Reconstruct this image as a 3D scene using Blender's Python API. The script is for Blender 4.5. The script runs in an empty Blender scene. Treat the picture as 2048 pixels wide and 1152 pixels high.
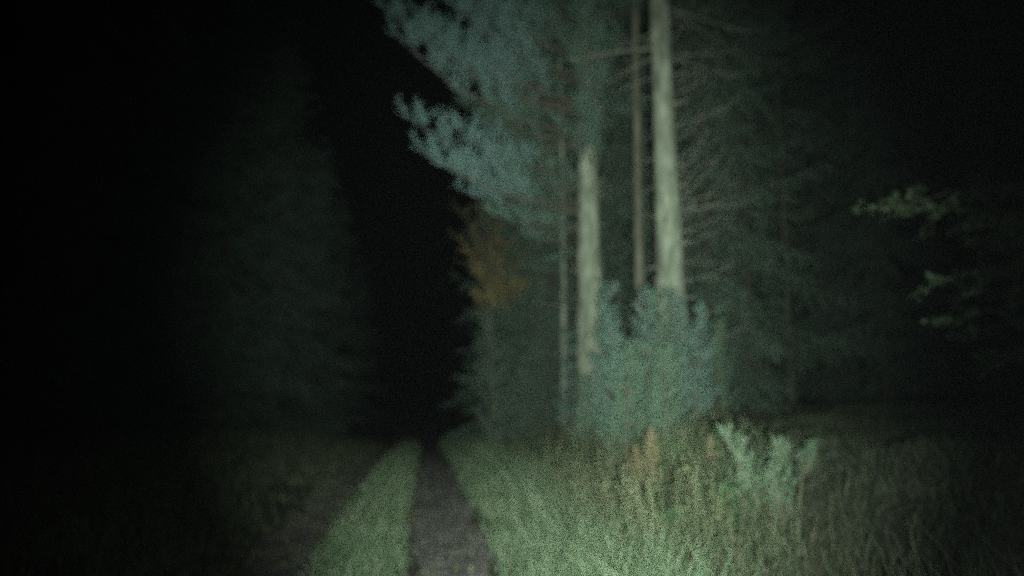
import bpy, math, random
import numpy as np
from mathutils import Vector, Matrix

random.seed(11)
RNG = np.random.default_rng(11)
S = bpy.context.scene
COL = S.collection
R = math.radians

# ------------------------------------------------------------------ camera
F = 1490.0                      # focal length in pixels of the 2048 px wide photograph
PITCH = R(8.17)
CAM_H = 1.45
cam_d = bpy.data.cameras.new('camera')
cam_d.sensor_width = 36.0
cam_d.lens = F / 2048 * 36
cam_d.clip_end = 2000
cam_d.dof.use_dof = True        # the photograph is soft: the phone focused too near in the dark
cam_d.dof.focus_distance = 1.8
cam_d.dof.aperture_fstop = 1.15
cam = bpy.data.objects.new('camera', cam_d)
COL.objects.link(cam)
cam.location = (0, 0, CAM_H)
cam.rotation_euler = (math.pi / 2 + PITCH, 0, 0)
S.camera = cam

# ------------------------------------------------------------------ night sky
W = bpy.data.worlds.new('World')
S.world = W
W.use_nodes = True
nt = W.node_tree
nt.nodes.clear()
o_ = nt.nodes.new('ShaderNodeOutputWorld')
b_ = nt.nodes.new('ShaderNodeBackground')
s_ = nt.nodes.new('ShaderNodeTexSky')
s_.sky_type = 'NISHITA'
s_.sun_disc = False
s_.sun_elevation = R(-7)
s_.sun_rotation = R(200)
b_.inputs['Strength'].default_value = 0.15
nt.links.new(s_.outputs[0], b_.inputs[0])
nt.links.new(b_.outputs[0], o_.inputs[0])

# faint moon
moon_d = bpy.data.lights.new('moon', 'SUN')
moon_d.energy = 0.002
moon_d.angle = R(0.5)
moon_d.color = (0.8, 0.9, 1.0)
moon = bpy.data.objects.new('moon', moon_d)
COL.objects.link(moon)
moon.rotation_euler = (R(35), 0, R(200))

# the torch carried beside the camera: a hot spot inside a wide soft spill
def torch(name, aim, energy, size, col, radius=0.03, blend=1.0):
    d = bpy.data.lights.new(name, 'SPOT')
    d.energy = energy
    d.spot_size = R(size)
    d.spot_blend = blend
    d.shadow_soft_size = radius
    d.color = col
    o = bpy.data.objects.new(name, d)
    COL.objects.link(o)
    o.location = (0.1, -0.45, CAM_H - 0.12)
    v = Vector(aim) - o.location
    o.rotation_euler = v.to_track_quat('-Z', 'Y').to_euler()
    return o

def ray(px, py):
    return Vector(((px - 1024) / F,
                   math.cos(PITCH) - (576 - py) / F * math.sin(PITCH),
                   math.sin(PITCH) + (576 - py) / F * math.cos(PITCH)))

def at(px, py, Y):
    """the point at distance Y in front of the camera that the photograph shows at (px, py)"""
    d = ray(px, py)
    return Vector((0, 0, CAM_H)) + d * (Y / d.y)

torch('torch_beam', at(1108, 590, 12), 13000, 57, (0.84, 1.0, 0.90))
torch('torch_spill', at(1140, 600, 12), 330, 96, (0.84, 1.0, 0.90))

S.view_settings.view_transform = 'Standard'
S.view_settings.look = 'None'
S.view_settings.exposure = 0
S.view_settings.gamma = 1
S.view_settings.use_curve_mapping = False
S.render.engine = 'CYCLES'
S.cycles.use_denoising = False          # high-ISO grain
S.cycles.use_adaptive_sampling = True
S.cycles.adaptive_threshold = 0.8
S.cycles.adaptive_min_samples = 6
S.cycles.max_bounces = 3
S.cycles.diffuse_bounces = 2
S.cycles.glossy_bounces = 1
S.cycles.transmission_bounces = 2

# ------------------------------------------------------------------ helpers
def tag(o, label=None, cat=None, group=None, kind=None):
    for k, v in (('label', label), ('category', cat), ('group', group), ('kind', kind)):
        if v:
            o[k] = v
    return o

class MB:
    """collects triangles for ONE mesh"""
    def __init__(self):
        self.v, self.f, self.n = [], [], 0
    def add(self, v, f):
        v = np.asarray(v, float).reshape(-1, 3)
        self.v.append(v)
        self.f.append(np.asarray(f, int).reshape(-1, 3) + self.n)
        self.n += len(v)
    def mesh(self, name, mat, smooth=True):
        me = bpy.data.meshes.new(name)
        if self.n:
            v = np.concatenate(self.v)
            f = np.concatenate(self.f)
            me.vertices.add(len(v))
            me.vertices.foreach_set('co', v.astype(np.float32).ravel())
            me.loops.add(f.size)
            me.loops.foreach_set('vertex_index', f.astype(np.int32).ravel())
            me.polygons.add(len(f))
            me.polygons.foreach_set('loop_start', (np.arange(len(f)) * 3).astype(np.int32))
            me.polygons.foreach_set('loop_total', np.full(len(f), 3, np.int32))
            me.update(calc_edges=True)
            me.polygons.foreach_set('use_smooth', np.full(len(f), smooth))
        me.materials.append(mat)
        return me
    def build(self, name, mat, parent=None, smooth=True):
        return link(name, self.mesh(name, mat, smooth), parent)

def link(name, me, parent=None):
    o = bpy.data.objects.new(name, me)
    COL.objects.link(o)
    if parent is not None:
        o.parent = parent
    return o

def empty(name, loc, rz=0):
    o = bpy.data.objects.new(name, None)
    o.empty_display_size = 0.2
    COL.objects.link(o)
    o.location = loc
    o.rotation_euler = (0, 0, rz)
    return o

def dup(o, parent=None):
    c = o.copy()
    COL.objects.link(c)
    if parent is not None:
        c.parent = parent
    for ch in list(o.children):
        dup(ch, c)
    return c

def norm(a):
    return a / (np.linalg.norm(a, axis=-1, keepdims=True) + 1e-9)

def tube(mb, pts, rad, n=6, cap=True):
    pts = np.asarray(pts, float)
    m = len(pts)
    rad = np.broadcast_to(np.asarray(rad, float), (m,))
    t = norm(np.gradient(pts, axis=0))
    ref = np.array([0.0, 0, 1]) if abs(t[0, 2]) < 0.9 else np.array([1.0, 0, 0])
    a = norm(np.cross(t, ref))
    b = np.cross(t, a)
    an = np.arange(n) / n * 2 * math.pi
    v = pts[:, None] + rad[:, None, None] * (np.cos(an)[None, :, None] * a[:, None] + np.sin(an)[None, :, None] * b[:, None])
    i = np.arange(m - 1)[:, None] * n
    j = np.arange(n)[None]
    k = (j + 1) % n
    p, q, r, s = i + j, i + k, i + n + k, i + n + j
    f = np.concatenate([np.stack([p, q, r], -1).reshape(-1, 3), np.stack([p, r, s], -1).reshape(-1, 3)])
    mb.add(v.reshape(-1, 3), f)

def needles(mb, P, D, length, width, spread, rng, up=0.0):
    """thin pointed triangles round the shoot axis D at points P"""
    n = len(P)
    rnd = rng.normal(size=(n, 3))
    perp = norm(rnd - (rnd * D).sum(1, keepdims=True) * D)
    sp = spread * rng.uniform(.6, 1.3, (n, 1))
    d = D * np.cos(sp) + perp * np.sin(sp)
    d[:, 2] += up
    d = norm(d)
    ln = length * rng.uniform(.65, 1.2, (n, 1))
    w = norm(np.cross(d, rng.normal(size=(n, 3)))) * width * .5
    v = np.stack([P - w, P + w, P + d * ln], 1).reshape(-1, 3)
    mb.add(v, np.arange(n * 3).reshape(-1, 3))

def along(pts, step, rng):
    """points and tangents every `step` along a polyline"""
    pts = np.asarray(pts)
    seg = np.diff(pts, axis=0)
    L = np.linalg.norm(seg, axis=1)
    c = np.concatenate([[0], np.cumsum(L)])
    n = max(2, int(c[-1] / step))
    s = np.sort(rng.uniform(0, c[-1], n))
    k = np.clip(np.searchsorted(c, s) - 1, 0, len(seg) - 1)
    tt = ((s - c[k]) / (L[k] + 1e-9))[:, None]
    return pts[k] + seg[k] * tt, norm(seg[k])

# ------------------------------------------------------------------ materials
def mat_ramp(name, cols, scale=4.0, rough=.7, island=True, bump=0, stretch=(1, 1, 1), detail=6, spec=.3, bump_scale=None, translucent=0):
    """colours chosen by noise and, for leaves and needles, by a random number per piece"""
    m = bpy.data.materials.new(name)
    m.use_nodes = True
    t = m.node_tree
    N, L = t.nodes, t.links
    bs = N['Principled BSDF']
    bs.inputs['Roughness'].default_value = rough
    bs.inputs['Specular IOR Level'].default_value = spec
    tc = N.new('ShaderNodeTexCoord')
    mp = N.new('ShaderNodeMapping')
    mp.inputs['Scale'].default_value = stretch
    L.new(tc.outputs['Object'], mp.inputs[0])
    no = N.new('ShaderNodeTexNoise')
    no.inputs['Scale'].default_value = scale
    no.inputs['Detail'].default_value = detail
    no.inputs['Roughness'].default_value = .65
    L.new(mp.outputs[0], no.inputs['Vector'])
    src = no.outputs['Fac']
    rp = N.new('ShaderNodeValToRGB')
    el = rp.color_ramp.elements
    lo, hi = (.39, .63) if not island else (.2, .8)
    while len(el) < len(cols):
        el.new(.5)
    for i, c in enumerate(cols):
        el[i].position = lo + (hi - lo) * i / (len(cols) - 1)
        el[i].color = (*c, 1)
    if island:
        ge = N.new('ShaderNodeNewGeometry')
        mx = N.new('ShaderNodeMix')
        mx.inputs[0].default_value = .55
        L.new(no.outputs['Fac'], mx.inputs[2])
        L.new(ge.outputs['Random Per Island'], mx.inputs[3])
        src = mx.outputs[0]
    L.new(src, rp.inputs[0])
    L.new(rp.outputs[0], bs.inputs['Base Color'])
    if bump:
        n2 = N.new('ShaderNodeTexNoise')
        n2.inputs['Scale'].default_value = bump_scale or scale * 3
        n2.inputs['Detail'].default_value = 8
        L.new(mp.outputs[0], n2.inputs['Vector'])
        bp = N.new('ShaderNodeBump')
        bp.inputs['Strength'].default_value = bump
        bp.inputs['Distance'].default_value = .03
        L.new(n2.outputs['Fac'], bp.inputs['Height'])
        L.new(bp.outputs[0], bs.inputs['Normal'])
    if translucent:
        tr = N.new('ShaderNodeBsdfTranslucent')
        L.new(rp.outputs[0], tr.inputs[0])
        ms = N.new('ShaderNodeMixShader')
        ms.inputs[0].default_value = translucent
        L.new(bs.outputs[0], ms.inputs[1])
        L.new(tr.outputs[0], ms.inputs[2])
        L.new(ms.outputs[0], N['Material Output'].inputs[0])
    return m

M = {}
M['bark_pale'] = mat_ramp('bark_pale', [(.075, .084, .06), (.135, .148, .108), (.215, .23, .172)], 6, .9, False, 1.0, (1, 1, .3))
M['bark_brown'] = mat_ramp('bark_brown', [(.065, .063, .046), (.105, .10, .075), (.15, .145, .108)], 9, .9, False, .7, (1, 1, .22))
M['dead_twig'] = mat_ramp('dead_twig', [(.055, .058, .044), (.10, .105, .08)], 6, .9, False)
M['branch_bark'] = mat_ramp('branch_bark', [(.04, .036, .026), (.075, .065, .046)], 8, .9, False)
M['spruce_bark'] = mat_ramp('spruce_bark', [(.018, .015, .011), (.034, .028, .02)], 8, .9, False)
M['straw'] = mat_ramp('dry_straw', [(.055, .065, .03), (.12, .12, .07)], 2, .8, True)
M['pine'] = mat_ramp('pine_needle', [(.04, .085, .07), (.09, .152, .138), (.145, .215, .215)], 1.5, .55, True, translucent=.15)
M['pine_shaded'] = mat_ramp('pine_needle_shaded', [(.03, .065, .042), (.062, .105, .075), (.10, .145, .115)], 1.5, .55, True, translucent=.15)  # darker, greener copy of pine: shade of the inner boughs put into the colour
M['spruce'] = mat_ramp('spruce_needle', [(.03, .05, .032), (.05, .078, .052), (.075, .105, .075)], 1.2, .6, True)
M['young'] = mat_ramp('young_spruce_needle', [(.03, .068, .048), (.07, .125, .098), (.13, .18, .155)], 2.2, .55, True, translucent=.15)
M['young_green'] = mat_ramp('young_spruce_needle_green', [(.026, .06, .034), (.065, .115, .072), (.12, .165, .115)], 2.2, .55, True, translucent=.15)
M['shrub'] = mat_ramp('shrub_leaf', [(.028, .058, .028), (.052, .085, .048), (.085, .118, .078)], 3, .55, True, translucent=.15)
M['grass'] = mat_ramp('grass_blade', [(.045, .08, .038), (.082, .12, .065), (.15, .165, .105)], .7, .6, True, translucent=.2)
M['tall'] = mat_ramp('tall_grass_blade', [(.025, .045, .02), (.055, .07, .036), (.105, .10, .06)], .6, .7, True, translucent=.2)
M['fern_green'] = mat_ramp('fern_green', [(.04, .085, .035), (.08, .125, .06)], 3, .6, True, translucent=.2)
M['fern_brown'] = mat_ramp('fern_brown', [(.085, .072, .038), (.15, .125, .07)], 3, .8, True, translucent=.2)
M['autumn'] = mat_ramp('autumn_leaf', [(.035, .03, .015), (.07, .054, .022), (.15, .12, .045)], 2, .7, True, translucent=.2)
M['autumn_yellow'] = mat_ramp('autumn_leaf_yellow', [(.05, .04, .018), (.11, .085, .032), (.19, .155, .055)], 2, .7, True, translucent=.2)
M['broad'] = mat_ramp('broad_leaf', [(.02, .04, .016), (.032, .058, .027), (.055, .065, .034)], 3, .5, True, translucent=.15)
M['unlit_plant'] = mat_ramp('ground_plant_unlit', [(.012, .018, .009), (.022, .03, .014), (.04, .04, .022)], 1.2, .8, True)  # near-black palette stands in for the beam falling off on the right
M['weed'] = mat_ramp('weed_leaf', [(.028, .05, .022), (.05, .075, .035), (.10, .09, .05)], 1.0, .6, True, translucent=.2)
M['soil'] = mat_ramp('soil', [(.022, .02, .015), (.036, .034, .024), (.055, .052, .036)], 2.2, .95, False, .8, bump_scale=12)
M['rut'] = mat_ramp('rut_dirt', [(.07, .066, .058), (.11, .104, .092), (.16, .152, .135)], 3.5, .95, False, .9, bump_scale=25)
M['stone'] = mat_ramp('stone', [(.09, .09, .08), (.16, .155, .14)], 6, .9, True)

# ------------------------------------------------------------------ terrain
AZ = math.atan((850 - 1024) / F)          # the track runs a little to the left
TD = np.array([math.sin(AZ), math.cos(AZ)])
TN = np.array([math.cos(AZ), -math.sin(AZ)])

def uv_of(x, y):
    return x * TN[0] + y * TN[1], x * TD[0] + y * TD[1]
def xy_of(u, v):
    return u * TN[0] + v * TD[0], u * TN[1] + v * TD[1]
def sstep(a, b, x):
    t = np.clip((x - a) / (b - a), 0, 1)
    return t * t * (3 - 2 * t)
def lump(x, y):
    return (.5 * np.sin(1.3 * x + .7 * y) + .35 * np.sin(2.9 * x - 1.7 * y + 1.3) + .3 * np.sin(.6 * x - 2.3 * y + .4)
            + .2 * np.sin(5.1 * x + 4.3 * y))
def rut_shape(u):
    a = np.exp(-((u - .27) / .28) ** 2)
    b = np.exp(-((u + 1.28) / .30) ** 2)
    return -.07 * np.clip(a + b, 0, 1)
def height(x, y):
    u, v = uv_of(np.asarray(x, float), np.asarray(y, float))
    z = rut_shape(u)
    z = z + .95 * sstep(1.2, 4.4, u) + .5 * sstep(5, 14, u)
    z = z + .45 * sstep(2.2, 5, -u)
    z = z - 1.0 * sstep(11, 45, v)
    z = z + .035 * lump(x, y) * (.35 + sstep(1.5, 3, np.abs(u + .2)))
    return z

def axis_lines(near, mid, far):
    return np.array(sorted(set(near) | set(mid) | set(far)))
us = np.unique(np.round(np.concatenate([np.linspace(-400, -30, 14), np.linspace(-30, -5, 26), np.linspace(-5, -2.2, 20),
                                        np.linspace(-2.2, 1.6, 58), np.linspace(1.6, 8, 50), np.linspace(8, 30, 30), np.linspace(30, 400, 14)]), 3))
vs = np.unique(np.round(np.concatenate([np.linspace(-60, -5, 8), np.linspace(-5, 4, 12), np.linspace(4, 24, 160),
                                        np.linspace(24, 60, 60), np.linspace(60, 900, 30)]), 3))
U, V = np.meshgrid(us, vs)
X, Y = xy_of(U, V)
Z = height(X, Y)
nu, nv = len(us), len(vs)
idx = np.arange(nu * nv).reshape(nv, nu)
p, q, r, s = idx[:-1, :-1], idx[:-1, 1:], idx[1:, 1:], idx[1:, :-1]
mb = MB()
mb.add(np.stack([X, Y, Z], -1).reshape(-1, 3), np.concatenate([np.stack([p, q, r], -1).reshape(-1, 3), np.stack([p, r, s], -1).reshape(-1, 3)]))
tag(mb.build('ground', M['soil']), kind='structure')

# the two wheel ruts of the forest track, sheets of bare dirt lying on the ground with ragged edges
def rut_sheet(u0, u1, seed):
    vv = np.concatenate([np.arange(3.0, 26, .12), np.arange(26, 120, .8)])
    tt = np.linspace(0, 1, 15)
    e0 = u0 + .06 * np.sin(vv * 1.9 + seed) + .04 * np.sin(vv * 4.7 + 2 * seed)
    e1 = u1 + .06 * np.sin(vv * 2.3 + 3 * seed) + .04 * np.sin(vv * 5.3 + seed)
    uu = e0[:, None] + (e1 - e0)[:, None] * tt[None]
    v2 = np.broadcast_to(vv[:, None], uu.shape)
    x, y = xy_of(uu, v2)
    z = height(x, y) + .016 + .006 * np.sin(9 * x + 7 * y) * np.sin(11 * y - 5 * x)
    a = np.arange(uu.size).reshape(uu.shape)
    p, q, r, s = a[:-1, :-1], a[:-1, 1:], a[1:, 1:], a[1:, :-1]
    m = MB()
    m.add(np.stack([x, y, z], -1).reshape(-1, 3), np.concatenate([np.stack([p, q, r], -1).reshape(-1, 3), np.stack([p, r, s], -1).reshape(-1, 3)]))
    return tag(m.build('path', M['rut']), kind='structure')
rut_sheet(-.09, .62, 1.0)
rut_sheet(-1.55, -.98, 2.0)

# ------------------------------------------------------------------ grass
def blades(mb, u, v, h, w, rng, lean=.35, sink=.02):
    n = len(u)
    x, y = xy_of(u, v)
    z = height(x, y) - sink
    base = np.stack([x, y, z], -1)
    az = rng.uniform(0, 2 * math.pi, n)
    side = np.stack([np.cos(az), np.sin(az), np.zeros(n)], -1)
    la = rng.uniform(0, 2 * math.pi, n)
    ld = np.stack([np.cos(la), np.sin(la), np.zeros(n)], -1) * (lean * rng.uniform(.2, 1.3, n))[:, None]
    hh = h[:, None]
    up = np.array([0, 0, 1.0])
    mid = base + up * hh * .55 + ld * hh * .3
    tip = base + up * hh * (1 - .25 * (np.linalg.norm(ld, axis=1, keepdims=True)) ** 1) + ld * hh * 1.05
    ww = w[:, None] * side * .5
    vv = np.stack([base - ww, base + ww, mid - ww * .8, mid + ww * .8, tip], 1).reshape(-1, 3)
    k = np.arange(n)[:, None] * 5
    f = np.concatenate([k + np.array([[0, 1, 3]]), k + np.array([[0, 3, 2]]), k + np.array([[2, 3, 4]])])
    mb.add(vv, f)

def sample(n, u0, u1, v0, v1, rng, p=1.6):
    """more blades near the camera than far away"""
    u = rng.uniform(u0, u1, n)
    v = v0 + (v1 - v0) * rng.uniform(0, 1, n) ** p
    return u, v

def patchy(u, v, k=1.0, th=-.2, rng=RNG):
    x, y = xy_of(u, v)
    return lump(x * 1.7 * k, y * 1.7 * k) + rng.normal(0, .5, len(u)) > th

rng = np.random.default_rng(3)
mb = MB()
u, v = sample(42000, -1.0, -.1, 4.2, 34, rng)
edge = np.minimum(u + 1.0, -.1 - u)
k = (rng.uniform(0, 1, len(u)) < .15 + edge * 6) & patchy(u, v, 1.3, -.4)
u, v, edge = u[k], v[k], edge[k]
blades(mb, u, v, (.06 + .24 * rng.uniform(0, 1, len(u)) ** 2.2) * (.5 + np.clip(edge * 3, 0, .8)), .004 + .0006 * v, rng, .7)
tag(mb.build('grass', M['grass']), 'strip of short grass growing between the two wheel ruts', 'grass', kind='stuff')

mb = MB()
u, v = sample(58000, .6, 1.95, 4.2, 34, rng)
k = (rng.uniform(0, 1, len(u)) < .1 + (u - .6) * 4) & (rng.uniform(0, 1, len(u)) > sstep(1.25, 1.95, u)) & patchy(u, v, 1.1, -.5)
u, v = u[k], v[k]
blades(mb, u, v, (.07 + .42 * rng.uniform(0, 1, len(u)) ** 2.6) * (.5 + sstep(.5, 1.4, u) + .6 * sstep(1.6, 2.5, u)), .004 + .0006 * v, rng, .7)
tag(mb.build('grass', M['grass']), 'bright green verge grass along the right wheel rut', 'grass', kind='stuff')

mb = MB()
u, v = sample(150000, 1.45, 8, 2.0, 26, rng, 1.25)
k = (rng.uniform(0, 1, len(u)) < (.06 + (u - 1.45) * 1.5) * (1 - sstep(.0, .8, u - np.clip(2.05 + .28 * (v - 5), 2.05, 4.0)))) & patchy(u, v, .7, -.3)
u, v = u[k], v[k]
x_, y_ = xy_of(u, v)
blades(mb, u, v, (.12 + .70 * rng.uniform(0, 1, len(u)) ** 1.9) * (.75 + .35 * lump(x_ * .9, y_ * .9)), .005 + .0006 * v, rng, .45)
tag(mb.build('undergrowth', M['tall']), 'tall rough grass and weeds covering the bank below the trunks', 'undergrowth', kind='stuff')

mb = MB()
u, v = sample(46000, -8.5, -1.4, 4.0, 34, rng)
k = (rng.uniform(0, 1, len(u)) < .1 + (-1.4 - u) * 1.5) & patchy(u, v, .8, -.5)
u, v = u[k], v[k]
blades(mb, u, v, .10 + .35 * rng.uniform(0, 1, len(u)) ** 1.5 * (.3 + sstep(1.6, 3.2, -u)), .005 + .0007 * v, rng, .6)
tag(mb.build('grass', M['tall']), 'dim verge grass left of the left wheel rut', 'grass', kind='stuff')

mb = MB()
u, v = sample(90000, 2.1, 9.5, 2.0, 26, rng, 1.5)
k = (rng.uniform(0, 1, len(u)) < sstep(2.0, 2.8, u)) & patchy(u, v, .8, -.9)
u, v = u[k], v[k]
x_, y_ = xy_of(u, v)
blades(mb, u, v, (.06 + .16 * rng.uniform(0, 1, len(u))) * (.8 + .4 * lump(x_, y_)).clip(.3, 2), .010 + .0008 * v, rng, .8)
tag(mb.build('undergrowth', M['unlit_plant']), 'low plants coloured near black to darken the unlit right end of the bank', 'undergrowth', kind='stuff')

mb = MB()  # dark blades added so the left rut looks dimmer away from the beam
u, v = sample(9000, -1.7, -.9, 4.0, 26, rng, 1.5)
k = patchy(u, v, 1.0, .1)
u, v = u[k], v[k]
blades(mb, u, v, .03 + .10 * rng.uniform(0, 1, len(u)) ** 1.5, .005 + .0006 * v, rng, .8)
tag(mb.build('grass', M['tall']), 'thin sparse dark grass added to dim the left wheel rut', 'grass', kind='stuff')

# pebbles in the ruts
mb = MB()
u, v = sample(1400, -1.7, .66, 4.3, 18, rng, 1.5)
k = (np.abs(u - .27) < .34) | (np.abs(u + 1.27) < .36)
u, v = u[k], v[k]
x, y = xy_of(u, v)
z = height(x, y) + .018
n = len(u)
oct_ = np.array([[1, 0, 0], [0, 1, 0], [-1, 0, 0], [0, -1, 0], [0, 0, .7], [0, 0, -.7]], float)
of = np.array([[0, 1, 4], [1, 2, 4], [2, 3, 4], [3, 0, 4], [1, 0, 5], [2, 1, 5], [3, 2, 5], [0, 3, 5]])
sc = (.006 + .016 * rng.uniform(0, 1, n) ** 3)[:, None, None] * rng.uniform(.6, 1.4, (n, 6, 1))
mb.add((np.stack([x, y, z], -1)[:, None] + oct_[None] * sc).reshape(-1, 3), (np.arange(n)[:, None, None] * 6 + of[None]).reshape(-1, 3))
tag(mb.build('gravel', M['stone'], smooth=False), 'small pebbles scattered in the bare wheel ruts', 'gravel', kind='stuff')

# fallen leaves on track and verge
mb = MB()
u, v = sample(4200, -2.6, 2.0, 4.2, 26, rng, 1.6)
x, y = xy_of(u, v)
P = np.stack([x, y, height(x, y) + .02 + .07 * sstep(.5, 1.0, np.abs(u - .27)) * rng.uniform(0, 1, len(u))], -1)
n = len(P)
az = rng.uniform(0, 6.28, n)
d = np.stack([np.cos(az), np.sin(az), rng.normal(0, .3, n)], -1) * .03
e = np.stack([-np.sin(az), np.cos(az), rng.normal(0, .3, n)], -1) * .015
mb.add(np.stack([P - d, P - e, P + d, P + e + np.array([0, 0, .006])], 1).reshape(-1, 3), np.concatenate([np.arange(n)[:, None] * 4 + np.array([[0, 1, 2]]), np.arange(n)[:, None] * 4 + np.array([[0, 2, 3]])]))
tag(mb.build('fallen_leaves', M['fern_brown'], smooth=False), 'brown fallen leaves scattered over the track and its verges', 'leaf litter', kind='stuff')

# ------------------------------------------------------------------ trunks and branches
def gz(x, y):
    return float(height(x, y))

def trunk_mesh(mb, H, d0, d1, rng, sides=22, lean=(0, 0), bow=.12, step=.14):
    """local coordinates, foot at the origin: root flare, ridged bark, slight sweep"""
    m = int(H / step)
    t = np.linspace(0, 1, m)
    z = -.35 + t * (H + .35)
    ph = rng.uniform(0, 6.28, 4)
    cx = lean[0] * z + bow * np.sin(t * 3.2 + ph[0]) * t
    cy = lean[1] * z + bow * np.sin(t * 2.6 + ph[1]) * t
    an = np.arange(sides) / sides * 2 * math.pi
    rad = .5 * (d0 + (d1 - d0) * t ** .9) + .35 * d0 * np.exp(-np.clip(z, 0, None) / .28)
    ridg = 1 + .035 * np.sin(an[None] * 7 + 1.5 * np.sin(z[:, None] * 1.1 + ph[2])) + .03 * np.sin(an[None] * 11 - z[:, None] * .9)
    ridg = ridg + rng.normal(0, .012, (m, sides)) + .10 * np.exp(-np.clip(z, 0, None) / .3)[:, None] * np.sin(an[None] * 5 + ph[3])
    rr = rad[:, None] * ridg
    vv = np.stack([cx[:, None] + rr * np.cos(an)[None], cy[:, None] + rr * np.sin(an)[None], np.broadcast_to(z[:, None], rr.shape)], -1)
    i = np.arange(m - 1)[:, None] * sides
    j = np.arange(sides)[None]
    k = (j + 1) % sides
    p, q, r, s = i + j, i + k, i + sides + k, i + sides + j
    mb.add(vv.reshape(-1, 3), np.concatenate([np.stack([p, q, r], -1).reshape(-1, 3), np.stack([p, r, s], -1).reshape(-1, 3)]))
    def centre(zz):
        tt = (zz + .35) / (H + .35)
        return np.array([np.interp(tt, t, cx), np.interp(tt, t, cy), zz]), float(np.interp(tt, t, rad))
    return centre

def curve3(p0, d, L, rng, rise=0.0, wob=.06, n=7):
    """a curved line of length L that starts along d and bends up (rise>0) or down"""
    pts = [np.asarray(p0, float)]
    d = np.asarray(d, float) / np.linalg.norm(d)
    for i in range(n - 1):
        d = d + np.array([0, 0, rise / (n - 1)]) + rng.normal(0, wob, 3)
        d = d / np.linalg.norm(d)
        pts.append(pts[-1] + d * L / (n - 1))
    return np.array(pts)

def dead_branch_mesh(L, rng, r0=.012, rise=.3, twigs=6):
    """local: along +X"""
    m = MB()
    c = curve3((0, 0, 0), (1, 0, 0), L, rng, rise, .07, 8)
    tube(m, c, np.linspace(r0, r0 * .3, 8), 5)
    for i in range(twigs):
        k = rng.integers(2, 7)
        dd = (c[k] - c[k - 1])
        dd = dd / np.linalg.norm(dd) + rng.normal(0, .55, 3)
        s = curve3(c[k], dd, L * rng.uniform(.15, .4), rng, rise * .5, .1, 5)
        tube(m, s, np.linspace(r0 * .4, r0 * .15, 5), 4)
    return m.mesh('dead_branch', M['dead_twig'])

def needle_branch(L, rng, nlen=.075, nw=.0065, dens=130, lat=.2, rise=.7, spread=.6, sub=True, bare=.4, gap=.075, mat='pine'):
    """local: along +X, shoots turned up. returns (wood mesh, needle mesh)"""
    w, g = MB(), MB()
    c = curve3((0, 0, 0), (1, 0, -.12), L, rng, rise, .035, 10)
    e = c[-1]                                   # turn and stretch it so that the tip lies on +X at L
    q = Vector(e).rotation_difference(Vector((1, 0, 0))).to_matrix()
    c = c @ np.array(q).T * (L / np.linalg.norm(e))
    tube(w, c, np.linspace(.010 + .007 * L, .004, 10), 5)
    P, D = along(c[int(10 * (bare + .15)):], 1 / dens, rng)
    needles(g, P, D, nlen, nw, spread, rng)
    seg = np.linalg.norm(np.diff(c, axis=0), axis=1)
    cum = np.concatenate([[0], np.cumsum(seg)])
    ncl = int(6 + 3.2 * L)
    for s in np.linspace(bare, .99, ncl) + rng.normal(0, .02, ncl):
        s = float(np.clip(s, .1, .995)) * L
        k = int(np.clip(np.searchsorted(cum, s), 1, 9))
        p = c[k - 1] + (c[k] - c[k - 1]) * ((s - cum[k - 1]) / seg[k - 1])
        ax = (c[k] - c[k - 1]) / seg[k - 1]
        f = s / L
        # a short limb to the side or up that ends in a tuft of upright shoots
        ll = L * lat * (1.25 - f) * rng.uniform(.3, 1.3)
        d = ax * rng.uniform(.2, .9) + np.array([0, rng.normal(0, .8), rng.uniform(-.2, .7)])
        q = curve3(p, d, ll + .05, rng, .5, .08, 5)
        tube(w, q, np.linspace(.006, .003, 5), 3)
        for h in range(rng.integers(5, 11)):
            b0 = q[rng.integers(1, 5)]
            dd = ax * rng.uniform(-.1, 1.0) + np.array([rng.normal(0, .3), rng.normal(0, .55), rng.uniform(-.1, .9)])
            qq = curve3(b0, dd, rng.uniform(.12, .42) * (1.35 - .6 * f), rng, .5, .07, 4)
            P, D = along(qq, 1 / dens, rng)
            needles(g, P, D, nlen, nw, spread, rng)
    return w.mesh('branch', M['branch_bark']), g.mesh('needles', M[mat], False)

def basis(d, roll=0.0):
    """rotation taking +X to d with +Z as far up as it goes"""
    x = Vector(d).normalized()
    z = Vector((0, 0, 1)) - x * x.z
    z.normalize()
    y = z.cross(x)
    m = Matrix((x, y, z)).transposed().to_4x4()
    return m @ Matrix.Rotation(roll, 4, 'X')

def put(o, loc, d, scale=1.0, roll=0.0):
    o.matrix_local = Matrix.Translation(loc) @ basis(d, roll) @ Matrix.Scale(scale, 4)
    return o

rng = np.random.default_rng(21)
PB = [needle_branch(L, rng) for L in (2.0, 2.6, 3.2, 3.6)]
PBL = [2.0, 2.6, 3.2, 3.6]
PB_SHADED = [needle_branch(L, rng, mat='pine_shaded') for L in PBL]
DB = [dead_branch_mesh(1.0, rng, .011, rise=rs) for rs in (.1, .35, .6, .5, -.2, .2)]

DBT = [dead_branch_mesh(1.0, rng, .02, rise=rs, twigs=3) for rs in (.1, .3)]
for m_ in DBT:
    m_.materials[0] = M['bark_brown']

def live_branch(tree, loc, d, L, rng, kinds=None):
    kinds = kinds or PB_SHADED
    i = int(np.argmin([abs(L - b) for b in PBL]))
    if rng.uniform() < .3:
        i = int(np.clip(i + rng.choice([-1, 1]), 0, 3))
    b = link('branch', kinds[i][0], tree)
    link('needles', kinds[i][1], b)
    put(b, loc, d, L / PBL[i], rng.uniform(-.3, .3))
    return b

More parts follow.
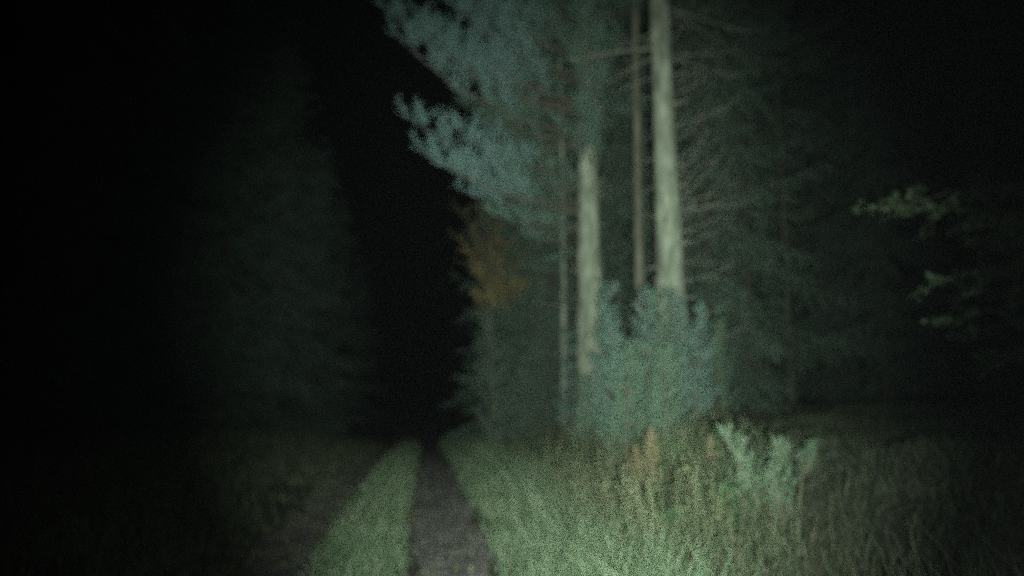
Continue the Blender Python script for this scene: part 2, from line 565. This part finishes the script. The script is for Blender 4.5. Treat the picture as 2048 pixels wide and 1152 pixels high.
def dead_branch(tree, loc, d, L, rng, mesh=None):
    b = link('dead_branch', mesh or DB[rng.integers(0, len(DB))], tree)
    put(b, loc, d, L, rng.uniform(-.6, .6))
    return b

def foot(px, Y):
    x = (px - 1024) / F * Y * 1.0
    # depth along the view axis at ground level, close to Y
    d = ray(px, 790)
    x = d.x / d.y * Y
    return x, Y, gz(x, Y)

# --- tree with the bluish live boughs (trunk left of the pair)
rng = np.random.default_rng(5)
x, y, z = foot(1185, 14)
t1 = empty('pine_tree', (x, y, z))
tag(t1, 'pine with broad pale trunk, left of the two brightest trunks, its boughs spreading left', 'tree')
mb = MB()
c1 = trunk_mesh(mb, 15.5, .59, .10, rng, lean=(-.004, 0))
mb.build('trunk', M['bark_pale'], t1)

def bough_to(tree, cen, zb, px, py, Y, rng):
    """a live bough from the trunk at height zb whose tip is at the given spot"""
    c, r = cen(zb)
    base = Vector(c)
    tip = at(px, py, Y) - tree.location
    v = tip - base
    return live_branch(tree, base, v, v.length * 1.02, rng, PB if px < 965 else PB_SHADED)

for (zb, px, py, Y) in [
        (6.3, 766, 10, 11.6), (6.6, 800, 35, 12.0), (5.9, 795, 70, 11.4), (6.4, 842, 52, 12.6), 
        (6.1, 893, 100, 12.8), (5.6, 965, 190, 12.9), (5.0, 975, 300, 12.9),
        (4.8, 817, 232, 11.7), (4.6, 845, 300, 11.6), (4.5, 890, 330, 12.2),
        (5.1, 893, 246, 12.0), (4.4, 925, 380, 12.8), (4.1, 985, 425, 13.2), (4.2, 1040, 430, 13.4), (4.4, 1010, 350, 12.6),
        (7.1, 872, -45, 11.5), (7.4, 905, -75, 12.2), (6.9, 903, 5, 11.6), (7.4, 945, -30, 12.0), (7.7, 985, -60, 12.6),
        (6.5, 950, 95, 12.0), 
        (7.0, 1010, 40, 12.6), (6.5, 1040, 125, 12.9), (7.6, 1060, -10, 13.0), (5.0, 1060, 300, 13.0),
        (4.8, 1090, 355, 13.2), (6.0, 1150, 70, 12.9), (6.2, 1195, 120, 13.0), (5.6, 1165, 180, 13.0), (7.0, 1180, 10, 13.0),
        (7.4, 1220, -20, 13.2), (6.4, 1240, 55, 13.2), (5.1, 1150, 258, 13.0), (5.0, 1200, 275, 13.2), (4.7, 1130, 335, 13.2),
        (7.6, 1165, 25, 12.3), (7.2, 1200, 60, 12.2), (6.8, 1150, 100, 12.3), (6.4, 1205, 140, 12.3), (6.0, 1160, 200, 12.4), (5.7, 1195, 225, 12.4), (5.5, 1175, 265, 12.6), (8.0, 1180, -30, 12.2), (8.3, 1150, -60, 12.4),
        (4.0, 1085, 440, 13.6), (3.7, 1100, 520, 13.8), (3.9, 1050, 470, 13.9),
        (7.2, 1095, 25, 12.9), (7.7, 1125, -30, 13.0), (5.6, 1105, 235, 13.2)]:
    bough_to(t1, c1, zb, px, py, Y, rng)
for i in range(40):                      # the rest of the crown, behind and above
    zb = rng.uniform(5.6, 15.0)
    a = rng.uniform(-.4, 3.5) if zb < 9 else rng.uniform(0, 6.28)
    c, r = c1(zb)
    L = (3.6 - .2 * (zb - 5)) * rng.uniform(.6, 1.0)
    live_branch(t1, c, (math.cos(a), math.sin(a), rng.uniform(.15, .5)), L, rng)
for i in range(24):
    zb = rng.uniform(1.6, 5.4)
    a = rng.uniform(0, 6.28)
    c, r = c1(zb)
    dead_branch(t1, c, (math.cos(a), math.sin(a), rng.uniform(-.2, .5)), rng.uniform(.5, 1.5), rng)

# --- the brightest trunk with whorls of dead branches
rng = np.random.default_rng(6)
x, y, z = foot(1352, 12)
t2 = empty('pine_tree', (x, y, z))
tag(t2, 'tallest brightest pale trunk, right of the pair, bristling with dead branches', 'tree')
mb = MB()
c2 = trunk_mesh(mb, 16.5, .52, .12, rng, lean=(-.008, 0), bow=.06)
mb.build('trunk', M['bark_pale'], t2)
def dead_to(tree, cen, px0, py0, px1, py1, Y, rng, mesh=None):
    a = at(px0, py0, tree.location.y) - tree.location
    c, r = cen(a.z)
    b = at(px1, py1, Y) - tree.location
    v = b - Vector(c)
    return dead_branch(tree, c, v, v.length, rng, mesh)
for (py0, px1, py1, Y) in [(195, 1255, 205, 11.8), (310, 1254, 322, 11.7), (362, 1272, 378, 11.8), (268, 1280, 275, 12.1), (96, 1130, 84, 11.8),
                           (110, 1200, 140, 11.6), (150, 1215, 168, 12.2), (60, 1220, 90, 11.8), (440, 1270, 415, 11.9),
                           (260, 1452, 205, 11.8), (300, 1470, 235, 12.2), (330, 1440, 300, 11.6), (370, 1440, 292, 11.8), (400, 1465, 320, 12.4),
                           (410, 1480, 395, 11.8), (450, 1470, 400, 12.2), (470, 1500, 455, 11.9), (500, 1490, 470, 12.0), (520, 1475, 540, 11.8),
                           (180, 1440, 140, 11.8), (140, 1430, 90, 12.2), (220, 1475, 150, 12.6), (560, 1470, 570, 11.7), (430, 1530, 380, 12.4)]:
    dead_to(t2, c2, 1340, py0, px1, py1, Y, rng, DBT[py0 % 2] if px1 < 1300 else None)
for i in range(110):
    zb = rng.uniform(1.4, 9.5)
    a = rng.uniform(-1.3, 1.7)
    c, r = c2(zb)
    dead_branch(t2, c, (math.cos(a), math.sin(a), rng.uniform(-.5, 1.0)), .25 + 1.5 * rng.uniform() ** 1.8, rng)
for i in range(46):
    zb = rng.uniform(8.2, 16)
    a = rng.uniform(0, 6.28)
    c, r = c2(zb)
    live_branch(t2, c, (math.cos(a), math.sin(a), rng.uniform(.05, .45)), rng.uniform(1.6, 3.0), rng)

# snapped stubs and knots on the two pale trunks
rng = np.random.default_rng(8)
ST = dead_branch_mesh(.16, rng, .022, 0, 0)
ST.materials[0] = M['bark_brown']
for tree, cen in ((t1, c1), (t2, c2)):
    for i in range(34):
        c, r = cen(rng.uniform(.4, 9))
        a = rng.uniform(2.4, 7.0)
        b = link('branch_stub', ST, tree)
        d = Vector((math.cos(a), math.sin(a), rng.uniform(-.2, .4)))
        put(b, Vector(c) + d * r * .8, d, rng.uniform(.6, 1.5))

# --- thinner trunks between and beside them
def thin_tree(px, Y, d, H, mat, label, seed, nd=26, lean=(0, 0), crown=True):
    rng = np.random.default_rng(seed)
    x, y, z = foot(px, Y)
    t = empty('pine_tree', (x, y, z))
    tag(t, label, 'tree')
    m = MB()
    cen = trunk_mesh(m, H, d, d * .35, rng, 14, lean, .08, .25)
    m.build('trunk', M[mat], t)
    for i in range(nd):
        zb = rng.uniform(1.5, 8.5)
        a = rng.uniform(0, 6.28)
        c, r = cen(zb)
        dead_branch(t, c, (math.cos(a), math.sin(a), rng.uniform(-.2, .5)), rng.uniform(.4, 1.4), rng)
    if crown:
        for i in range(16):
            zb = rng.uniform(H * .62, H * .98)
            a = rng.uniform(0, 6.28)
            c, r = cen(zb)
            live_branch(t, c, (math.cos(a), math.sin(a), rng.uniform(.0, .4)), rng.uniform(1.2, 2.4), rng)
    return t
thin_tree(1285, 15.2, .25, 14, 'bark_brown', 'slim brownish trunk just left of the brightest trunk', 31)
thin_tree(1127, 17.5, .15, 12, 'bark_pale', 'thinnest pole-like trunk just left of the broad pale trunk', 32)
thin_tree(1082, 20, .22, 13, 'branch_bark', 'dim dark trunk behind the left boughs above the roadside bush', 33)
thin_tree(1583, 21, .17, 12, 'branch_bark', 'faint slender trunk standing alone at the right edge of the light', 34, nd=12)
thin_tree(1470, 20, .17, 13, 'branch_bark', 'dim trunk behind the dead branches right of the brightest trunk', 35)

# ------------------------------------------------------------------ dark spruces of the wood behind
def spruce_proto(seed, H, crown0, rad, nbr):
    rng = np.random.default_rng(seed)
    t = empty('spruce_tree', (0, 0, 0))
    m = MB()
    cen = trunk_mesh(m, H, .26, .04, rng, 10, (0, 0), .08, .4)
    m.build('trunk', M['spruce_bark'], t)
    g, w = MB(), MB()
    for i in range(nbr):
        f = (i + rng.uniform()) / nbr
        zb = crown0 + (H - crown0) * f ** .85
        a = i * 2.4 + rng.normal(0, .3)
        L = rad * (1.04 - f) ** .75 * rng.uniform(.55, 1.2) + .15
        c, r = cen(zb)
        q = curve3(c, (math.cos(a), math.sin(a), rng.uniform(-.45, .3) - .3 * (1 - f)), L, rng, rng.uniform(-.1, .6), .07, 7)
        tube(w, q, np.linspace(.022, .005, 7), 4)
        sd = 1
        for s in np.arange(.12, .99, .12 / max(L, .4)):
            kk = s * 6
            k = min(int(kk), 5)
            p = q[k] + (q[k + 1] - q[k]) * (kk - k)
            ax = norm((q[k + 1] - q[k])[None])[0]
            sidev = np.array([-math.sin(a), math.cos(a), 0]) * sd
            ll = L * .38 * (1.1 - s) + .15
            tw = curve3(p, ax * .7 + sidev * rng.uniform(.4, .9) + np.array([0, 0, rng.uniform(-.9, .1)]), ll, rng, -.5, .08, 4)
            P, D = along(tw, 1 / 75, rng)
            needles(g, P, D, .07, .017, .75, rng)
            sd = -sd
        P, D = along(q[1:], 1 / 75, rng)
        needles(g, P, D, .07, .017, .75, rng)
    for i in range(24):
        zb = rng.uniform(.8, crown0 + .6)
        a = rng.uniform(0, 6.28)
        c, r = cen(zb)
        q = curve3(c, (math.cos(a), math.sin(a), rng.uniform(-.3, .3)), rng.uniform(.5, 1.5), rng, -.1, .08, 6)
        tube(w, q, np.linspace(.012, .004, 6), 4)
    for i in range(420):
        zb = crown0 * .6 + (H - crown0) * rng.uniform(0, .95)
        a = rng.uniform(0, 6.28)
        c, r = cen(zb)
        tw = curve3(c, (math.cos(a), math.sin(a), rng.uniform(-.9, .3)), rng.uniform(.4, 1.0), rng, -.5, .1, 5)
        P, D = along(tw, 1 / 75, rng)
        needles(g, P, D, .08, .02, .8, rng)
    w.build('limbs', M['spruce_bark'], t)['kind'] = 'stuff'
    g.build('crown', M['spruce'], t, False)
    return t

protos = [spruce_proto(101, 14, .7, 2.6, 90), spruce_proto(102, 16, 2.4, 2.5, 84), spruce_proto(103, 12, .3, 2.4, 90)]
used = set()
def spruce(kind, px, Y, sc, rz, label, group):
    x, y, z = foot(px, Y)
    if kind not in used:
        used.add(kind)
        o = protos[kind]
    else:
        o = dup(protos[kind])
    o.location = (x, y, z - .05)
    o.rotation_euler = (0, 0, rz)
    o.scale = (sc, sc, sc)
    tag(o, label, 'tree', group)
    return o

DIM = 0
rng = np.random.default_rng(77)
LEFT = [(0, 548, 27, 1.15), (2, 622, 35, 1.2), (0, 668, 46, 1.05), (0, 440, 24, 1.2), (2, 300, 22, 1.2), (0, 500, 33, 1.2), (2, 380, 28, 1.2), (0, 130, 20, 1.2), (0, 590, 40, 1.2), (2, 715, 64, 1.2), (0, 30, 18, 1.1)]
for (k, px, Y, sc) in LEFT:
    spruce(k, px, Y, sc, rng.uniform(0, 6.28), 'almost black spruce in the row along the left side of the track', 'dark spruces left of the track')
BACK = [(2, 1035, 20.5, .75), (2, 1105, 19, .8), (0, 1085, 21, .9), (2, 988, 22, .72), (1, 1070, 25, 1.0), (0, 1165, 19.5, 1.05), (0, 1240, 19, 1.0), (0, 1330, 18, 1.05), (0, 1425, 16, 1.0), (0, 1505, 17.5, 1.0), (1, 1110, 33, 1.1), (0, 1270, 34, 1.1), (1, 1390, 36, 1.1), (0, 1560, 27, 1.1), (0, 1010, 38, 1.0), (1, 1190, 44, 1.15)]
BACK_LABEL = {1035: 'small dim spruce directly right of the autumn tree', 1105: 'small dim spruce standing left of the pole-like trunk',
              988: 'small dark spruce right behind the autumn tree, next to the black gap',
              1085: 'dim spruce behind the dark trunk under the left boughs', 1070: 'tall dim spruce above the autumn tree and the small spruces',
              1165: 'dim spruce right behind the broad pale trunk', 1240: 'dim spruce showing in the gap between the two pale trunks',
              1330: 'dim spruce right behind the brightest trunk', 1425: 'dim spruce just right of the brightest trunk, behind its dead branches',
              1505: 'dim spruce behind the right-hand ends of the dead branches', 1560: 'last faint spruce of the lit wood before the dark right side'}
for (k, px, Y, sc) in BACK:
    spruce(k, px, Y, sc, rng.uniform(0, 6.28), BACK_LABEL.get(px, 'faint far spruce deep in the wood behind the pale trunks'), 'spruces behind the lit trunks')
RIGHT = [(0, 1665, 24, 1.1), (0, 1775, 21, 1.1), (0, 1880, 25, 1.1), (0, 2010, 20, 1.1), (2, 1720, 32, 1.2), (2, 1950, 33, 1.2)]
for (k, px, Y, sc) in RIGHT:
    spruce(k, px, Y, sc, rng.uniform(0, 6.28), 'nearly invisible spruce in the unlit wood on the right', 'unlit spruces at the right')

# ------------------------------------------------------------------ young spruces and shrubs
def sapling(name, label, px, Y, H, seed, mat, nwhorl, shoot, group=None, nlen=.028, lean=(0, 0), sink=.0, dens=330, per=8, steep=.7, nw=.007, side=.8):
    rng = np.random.default_rng(seed)
    x, y, z = foot(px, Y)
    t = empty(name, (x, y, z - sink))
    tag(t, label, 'young tree' if 'spruce' in name else 'shrub', group)
    w = MB()
    stem = curve3((0, 0, -.05), (lean[0], lean[1], 1), H * .96, rng, 0, .03, 9)
    tube(w, stem, np.linspace(.012 + .006 * H, .004, 9), 6)
    w.build('stem', M['branch_bark'], t)
    g = MB()
    P, D = along(stem[6:], 1 / dens, rng)
    needles(g, P, D, nlen, nw, .6, rng)
    g.build('leader', M[mat], t, False)
    for i in range(nwhorl):
        f = (i + .3) / nwhorl
        for j in range(per):
            s = .08 + .88 * f + rng.uniform(-.03, .03)
            kk = min(s, .99) * 8
            k = int(kk)
            p = stem[k] + (stem[k + 1] - stem[k]) * (kk - k)
            a = rng.uniform(0, 6.28)
            L = shoot * (1.1 - f) ** .5 * rng.uniform(.7, 1.15)
            bw, bg = MB(), MB()
            q = curve3((0, 0, 0), (math.cos(a), math.sin(a), steep * rng.uniform(.6, 1.4)), L, rng, .55, .05, 7)
            tube(bw, q, np.linspace(.007, .002, 7), 4)
            P, D = along(q[1:], 1 / dens, rng)
            needles(bg, P, D, nlen, nw, .75, rng)
            for h in range(2, 7):
                for sg in (1, -1):
                    if rng.uniform() < side:
                        ax = norm((q[h] - q[h - 1])[None])[0]
                        sv = np.array([-math.sin(a), math.cos(a), 0]) * sg
                        qq = curve3(q[h - 1], ax + sv * rng.uniform(.5, .9) + np.array([0, 0, .25]), L * .4 * (1.15 - h / 7), rng, .4, .05, 4)
                        P, D = along(qq, 1 / dens, rng)
                        needles(bg, P, D, nlen, nw, .75, rng)
            b = bw.build('branch', M['branch_bark'], t)
            b.location = p
            bg.build('needles', M[mat], b, False)
    return t

def top_h(px, py, Y):
    x, y, z = foot(px, Y)
    return at(px, py, Y).z - z

sapling('young_spruce', 'bluish young spruce touching the right side of the broad pale trunk', 1222, 11.0, top_h(1222, 535, 11.0), 41, 'young', 9, .58, steep=.9, per=8, side=.75, nlen=.042, dens=230, nw=.006)
sapling('young_spruce', 'bluish young spruce in the gap between the two pale trunks', 1288, 10.4, top_h(1288, 548, 10.4), 42, 'young', 9, .58, steep=.9, per=8, side=.75, nlen=.042, dens=230, nw=.006)
sapling('young_spruce', 'bluish young spruce right in front of the brightest trunk', 1352, 10.8, top_h(1352, 552, 10.8), 43, 'young', 9, .58, steep=.9, per=8, side=.75, nlen=.042, dens=230, nw=.006)
sapling('young_spruce', 'lower young spruce at the left end of the bluish clump', 1248, 9.6, top_h(1248, 660, 9.6), 44, 'young_green', 7, .58, steep=.9, per=8, side=.75, nlen=.042, dens=230, nw=.006)
sapling('young_spruce', 'small young spruce left of the broad pale trunk beside the pole-like trunk', 1140, 15, top_h(1140, 632, 15), 45, 'young', 7, .5)
sapling('young_spruce', 'dim young spruce to the right of the brightest trunk', 1440, 12.5, top_h(1440, 590, 12.5), 46, 'young_green', 8, .5, steep=1.2)
sapling('young_spruce', 'dim round young spruce at the roadside left of the lit wood', 1000, 16.5, top_h(1000, 585, 16.5), 47, 'spruce', 10, .85, steep=.4, dens=220)
sapling('young_spruce', 'dim smaller young spruce at the roadside, right of the round one', 1052, 17.2, top_h(1052, 690, 17.2), 49, 'spruce', 8, .8, steep=.4, dens=220)
sapling('young_spruce', 'dark slender young spruce behind the dim roadside one', 1065, 19, top_h(1065, 530, 19), 48, 'spruce', 9, .6)

for (px, py, Y, sd, m_, lab, ln, sh) in [
        (1172, 735, 12.2, 145, 'young_green', 'little green young spruce hiding the foot of the broad pale trunk', (.05, 0), .6),
        (1318, 556, 10.2, 141, 'young_green', 'bushy young spruce squeezed into the middle of the bluish clump between the trunks', (.06, 0), .75),
        (1378, 585, 10.4, 142, 'young', 'young spruce leaning right, beside the foot of the brightest trunk', (.14, 0), .7),
        (1262, 600, 9.9, 143, 'young', 'bushy young spruce leaning left in front of the gap between the pale trunks', (-.1, 0), .7),
        (1330, 670, 9.2, 144, 'young_green', 'lowest bushy young spruce in front of the two pale trunks', (0, 0), .65)]:
    sapling('young_spruce', lab, px, Y, top_h(px, py, Y), sd, m_, 8, sh * .8, lean=ln, per=8, steep=1.0, nlen=.042, side=.75, dens=230, nw=.006)
for (px, py, Y, sd, lab, ln, sh) in [
        (1522, 812, 6.2, 51, 'pale shrub on the bank whose longest shoot leans left against the dark', (-.4, 0), .3),
        (1488, 880, 6.0, 52, 'short bushy shrub left of the leaning pale shrub', (-.1, 0), .27),
        (1575, 862, 6.4, 53, 'shrub with rounded shoot tips right of the leaning pale shrub', (-.25, 0), .27),
        (1555, 905, 5.8, 54, 'lowest green shrub in front of the leaning pale shrub', (-.1, 0), .3),
        (1605, 925, 6.8, 55, 'dim shrub at the dark right end of the lit bank', (0, 0), .22)]:
    sapling('shrub', lab, px, Y, max(.35, top_h(px, py, Y)), sd, 'shrub', 5, sh, 'shrubs on the bank', nlen=.05, lean=ln, per=6, steep=1.7, dens=160, side=.15, nw=.009)

# ------------------------------------------------------------------ ferns and dead stalks
def frond_mesh(L, rng, name, mat, arch=.9, wid=.3):
    m = MB()
    q = curve3((0, 0, 0), (.45, 0, 1), L, rng, -arch, .02, 12)
    tube(m, q, np.linspace(.004, .0015, 12), 3)
    for i in range(2, 12):
        for sub in (0, .5):
            p = q[i - 1] + (q[i] - q[i - 1]) * sub
            ax = norm((q[i] - q[i - 1])[None])[0]
            f = (i - 1 + sub) / 11
            ll = L * wid * math.sin(math.pi * (f * .82 + .14)) ** .8
            for sg in (1, -1):
                d = norm((ax * .35 + np.array([0, sg, -.15]))[None])[0]
                for s in np.linspace(.1, 1, 5):
                    b = p + d * ll * (s - .1)
                    wv = ax * (.05 * L) * (1.1 - s)
                    e = p + d * ll * (s + .12)
                    m.add([b - wv * .6, b + wv, e], [[0, 1, 2]])
    return m.mesh(name, M[mat], False)
rng = np.random.default_rng(9)
FG = [frond_mesh(.62, rng, 'frond', 'fern_green') for _ in range(3)]
FBm = [frond_mesh(.62, rng, 'frond', 'fern_brown', .35, .14) for _ in range(3)]
def fern(px, Y, L, label, green, seed, group, steep=0.0):
    rng = np.random.default_rng(seed)
    x, y, z = foot(px, Y)
    t = empty('fern', (x, y, z - .02))
    tag(t, label, 'fern', group)
    n = rng.integers(6, 9) if green else 5
    for i in range(n):
        f = link('frond', (FG if green else FBm)[rng.integers(0, 3)], t)
        f.rotation_euler = (0, rng.normal(-steep, .12), i * 6.28 / n + rng.normal(0, .3))
        f.scale = [L / .62 * rng.uniform(.55, 1.1)] * 3
    return t
fern(1292, 7.6, .85, 'tallest dead brown fern standing upright in the middle of the bank', False, 61, 'dead ferns on the bank', .45)
fern(1420, 7.4, .6, 'shorter dead brown fern between the tall one and the pale shrubs', False, 62, 'dead ferns on the bank', .3)
fern(1215, 8.4, .55, 'brown fern at the left foot of the bank near the verge grass', False, 63, 'dead ferns on the bank', .25)
for i, (px, Y, L, lab) in enumerate([
        (1150, 10.5, .6, 'green fern below the broad pale trunk'),
        (1330, 8.6, .6, 'green fern behind the tallest dead brown fern'),
        (1385, 9.2, .65, 'green fern at the foot of the brightest trunk'),
        (1440, 8.2, .6, 'green fern left of the pale shrubs, in shadow'),
        (1345, 6.4, .5, 'green fern low on the bank near the bottom edge'),
        (1470, 6.2, .5, 'green fern below the pale shrubs'),
        ]):
    fern(px, Y, L, lab, True, 70 + i, 'green ferns on the bank')

# pale grass stalks with seed heads on the bank
mb = MB()
rng = np.random.default_rng(14)
for i in range(300):
    v = rng.uniform(5.0, 12)
    u = rng.uniform(1.5, 2.2 + .25 * (v - 5))
    x, y = xy_of(u, v)
    H = rng.uniform(.4, .85)
    q = curve3((x, y, gz(x, y)), (rng.normal(-.12, .1), rng.normal(0, .1), 1), H, rng, -.1, .04, 6)
    tube(mb, q, np.linspace(.003, .0015, 6), 3)
    P, D = along(q[4:], 1 / 150, rng)
    needles(mb, P, D, .02, .004, .5, rng)
tag(mb.build('grass_stalks', M['straw']), 'thin dry seeding stalks rising from the bank', 'dry stalks', kind='stuff')

# nettles and other leafy weeds tangled in the tall grass
mb = MB()
rng = np.random.default_rng(18)
for i in range(420):
    v = rng.uniform(5.2, 13.5)
    u = rng.uniform(1.7, 2.3 + .26 * (v - 5))
    x, y = xy_of(u, v)
    H = rng.uniform(.25, .7)
    q = curve3((x, y, gz(x, y)), (rng.normal(0, .15), rng.normal(0, .15), 1), H, rng, -.05, .05, 7)
    tube(mb, q, np.linspace(.004, .002, 7), 3)
    for k in range(1, 7):
        a0 = rng.uniform(0, 6.28)
        for a in (a0, a0 + 3.14):
            d = np.array([math.cos(a), math.sin(a), rng.uniform(-.5, .3)])
            w_ = np.array([-math.sin(a), math.cos(a), 0]) * .022
            L = rng.uniform(.05, .10) * (1.15 - k / 9)
            p = q[k]
            mb.add([p, p + d * L * .45 + w_, p + d * L * .45 - w_, p + d * L + np.array([0, 0, -.02])], [[0, 1, 2], [1, 3, 2]])
tag(mb.build('weeds', M['weed']), 'leafy nettle-like weeds tangled in the tall grass of the bank', 'weeds', kind='stuff')

# ------------------------------------------------------------------ broadleaf foliage
def leaves(mb, P, rng, size=.06, droop=.4):
    n = len(P)
    d = rng.normal(size=(n, 3))
    d[:, 2] = d[:, 2] * .4 - droop
    d = norm(d)
    s = norm(np.cross(d, rng.normal(size=(n, 3))))
    up = np.cross(s, d)
    L = (size * rng.uniform(.7, 1.25, n))[:, None]
    a = P
    b = P + d * L * .45 + s * L * .32 + up * L * .06
    c = P + d * L
    e = P + d * L * .45 - s * L * .32 + up * L * .06
    m_ = P + d * L * .5
    vv = np.stack([a, b, c, e, m_], 1).reshape(-1, 3)
    k = np.arange(n)[:, None] * 5
    mb.add(vv, np.concatenate([k + np.array([[0, 1, 4]]), k + np.array([[1, 2, 4]]), k + np.array([[2, 3, 4]]), k + np.array([[3, 0, 4]])]))

def leafy_bough(tree, p0, tip, rng, mat, nsub=9, per=26, size=.06, spread=.5, droop=.4, sag=-.2):
    """branch with twigs and leaves, coordinates local to the tree"""
    w, g = MB(), MB()
    p0, tip = np.asarray(p0, float), np.asarray(tip, float)
    L = np.linalg.norm(tip - p0)
    q = p0 + (tip - p0) * np.linspace(0, 1, 10)[:, None] + np.array([0, 0, 1]) * (np.sin(np.linspace(0, math.pi, 10)) * L * sag * -.3)[:, None] + rng.normal(0, .012 * L, (10, 3)) * np.linspace(0, 1, 10)[:, None] * .6
    tube(w, q, np.linspace(.008 + .006 * L, .003, 10), 5)
    P, D = along(q[3:], .05, rng)
    leaves(g, P + rng.normal(0, .02, P.shape), rng, size, droop)
    for i in range(nsub):
        k = rng.integers(3, 10)
        d = (q[k] - q[k - 1]) / np.linalg.norm(q[k] - q[k - 1]) * .8 + rng.normal(0, .6, 3) * np.array([1, 1, .5])
        tw = curve3(q[k], d, spread * L * rng.uniform(.15, .4), rng, -.2, .08, 6)
        tube(w, tw, np.linspace(.005, .002, 6), 4)
        P, D = along(tw, tw_step(tw, per), rng)
        leaves(g, P + rng.normal(0, .025, P.shape), rng, size, droop)
    b = w.build('branch', M['branch_bark'], tree)
    g.build('leaves', M[mat], b, False)['kind'] = 'stuff'
    return b
def tw_step(tw, per):
    return max(np.linalg.norm(tw[-1] - tw[0]) / per, .004)

# broadleaf tree at the right edge reaching two boughs into the picture
rng = np.random.default_rng(15)
x, y, z = foot(2230, 7.4)
bt = empty('broadleaf_tree', (x, y, z))
tag(bt, 'broadleaf tree at the right edge reaching leafy boughs into the dark', 'tree')
m = MB()
cen = trunk_mesh(m, 8, .24, .06, rng, 14, (0, 0), .1, .3)
m.build('trunk', M['bark_brown'], bt)
for (zb, px, py, Y) in [(2.3, 1725, 418, 6.8), (2.7, 1800, 405, 6.8), (2.7, 1880, 410, 6.4), (2.3, 1905, 455, 6.4), (2.2, 1960, 475, 6.3), (2.3, 1930, 430, 6.7), (2.2, 1990, 450, 6.4), (2.1, 1985, 490, 6.6),
                        (1.9, 1868, 560, 6.5), (1.9, 1930, 572, 6.4), (1.7, 1990, 590, 6.2), (1.5, 1890, 640, 7.2), (1.4, 1960, 660, 7.0), (1.2, 2000, 720, 6.6)]:
    c, r = cen(zb)
    leafy_bough(bt, c, at(px, py, Y) - bt.location, rng, 'broad', 8, 16, .05, .5, .4, .0)
for i in range(9):
    zb = rng.uniform(4.0, 7.6)
    a = rng.uniform(-1.2, 1.3)
    c, r = cen(zb)
    L = rng.uniform(1.0, 2.0)
    leafy_bough(bt, c, c + np.array([math.cos(a) * L, math.sin(a) * L, .4]), rng, 'broad', 7, 20, .06)

# yellow-brown autumn tree behind the boughs
rng = np.random.default_rng(16)
x, y, z = foot(985, 19)
at_ = empty('autumn_tree', (x, y, z))
tag(at_, 'small tree with hanging yellow-brown autumn leaves beside the dark gap of the track', 'tree')
m = MB()
cen = trunk_mesh(m, 5.4, .11, .03, rng, 10, (0, 0), .12, .25)
m.build('trunk', M['branch_bark'], at_)
for (zb, px, py, Y) in [(4.1, 925, 445, 18.8), (4.0, 945, 480, 18.4), (3.7, 935, 530, 18.6), (3.6, 960, 560, 18.4), (3.5, 980, 575, 18.3), (4.3, 965, 425, 18.6), (4.3, 995, 440, 18.2),
                        (4.0, 985, 500, 18.0), (3.8, 1005, 560, 18.2), (3.7, 1035, 575, 18.4), (3.9, 1050, 590, 18.4), (4.2, 1035, 480, 18.4), (4.1, 1050, 530, 18.6),
                        (3.5, 950, 605, 18.4), (3.4, 985, 615, 18.0), (3.5, 1035, 610, 18.2), (4.1, 920, 500, 18.2), (4.2, 1005, 510, 17.8)]:
    c, r = cen(zb)
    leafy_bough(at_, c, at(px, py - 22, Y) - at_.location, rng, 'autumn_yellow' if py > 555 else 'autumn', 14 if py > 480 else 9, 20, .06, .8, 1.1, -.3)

# ------------------------------------------------------------------ haze volume added for soft glow and grain
HAZE = 0.00006
if HAZE:
    bx = MB()
    lo, hi = (-410, -110, -1.6), (410, 950, 24)
    cs = [(x, y, z) for z in (lo[2], hi[2]) for y in (lo[1], hi[1]) for x in (lo[0], hi[0])]
    bx.add(cs, [[0, 2, 1], [1, 2, 3], [4, 5, 6], [5, 7, 6], [0, 1, 4], [1, 5, 4], [2, 6, 3], [3, 6, 7], [0, 4, 2], [2, 4, 6], [1, 3, 5], [3, 7, 5]])
    hm = bpy.data.materials.new('haze')
    hm.use_nodes = True
    hm.node_tree.nodes.clear()
    ho = hm.node_tree.nodes.new('ShaderNodeOutputMaterial')
    hv = hm.node_tree.nodes.new('ShaderNodeVolumePrincipled')
    hv.inputs['Density'].default_value = HAZE
    hv.inputs['Color'].default_value = (.9, .95, 1, 1)
    hv.inputs['Anisotropy'].default_value = 0.2
    hm.node_tree.links.new(hv.outputs[0], ho.inputs['Volume'])
    tag(bx.build('haze', hm, smooth=False), 'thin haze added for soft glow and grain in the torch beam', 'haze', kind='stuff')

print('tris', sum(len(m.polygons) for m in bpy.data.meshes), 'objects', len(bpy.data.objects))
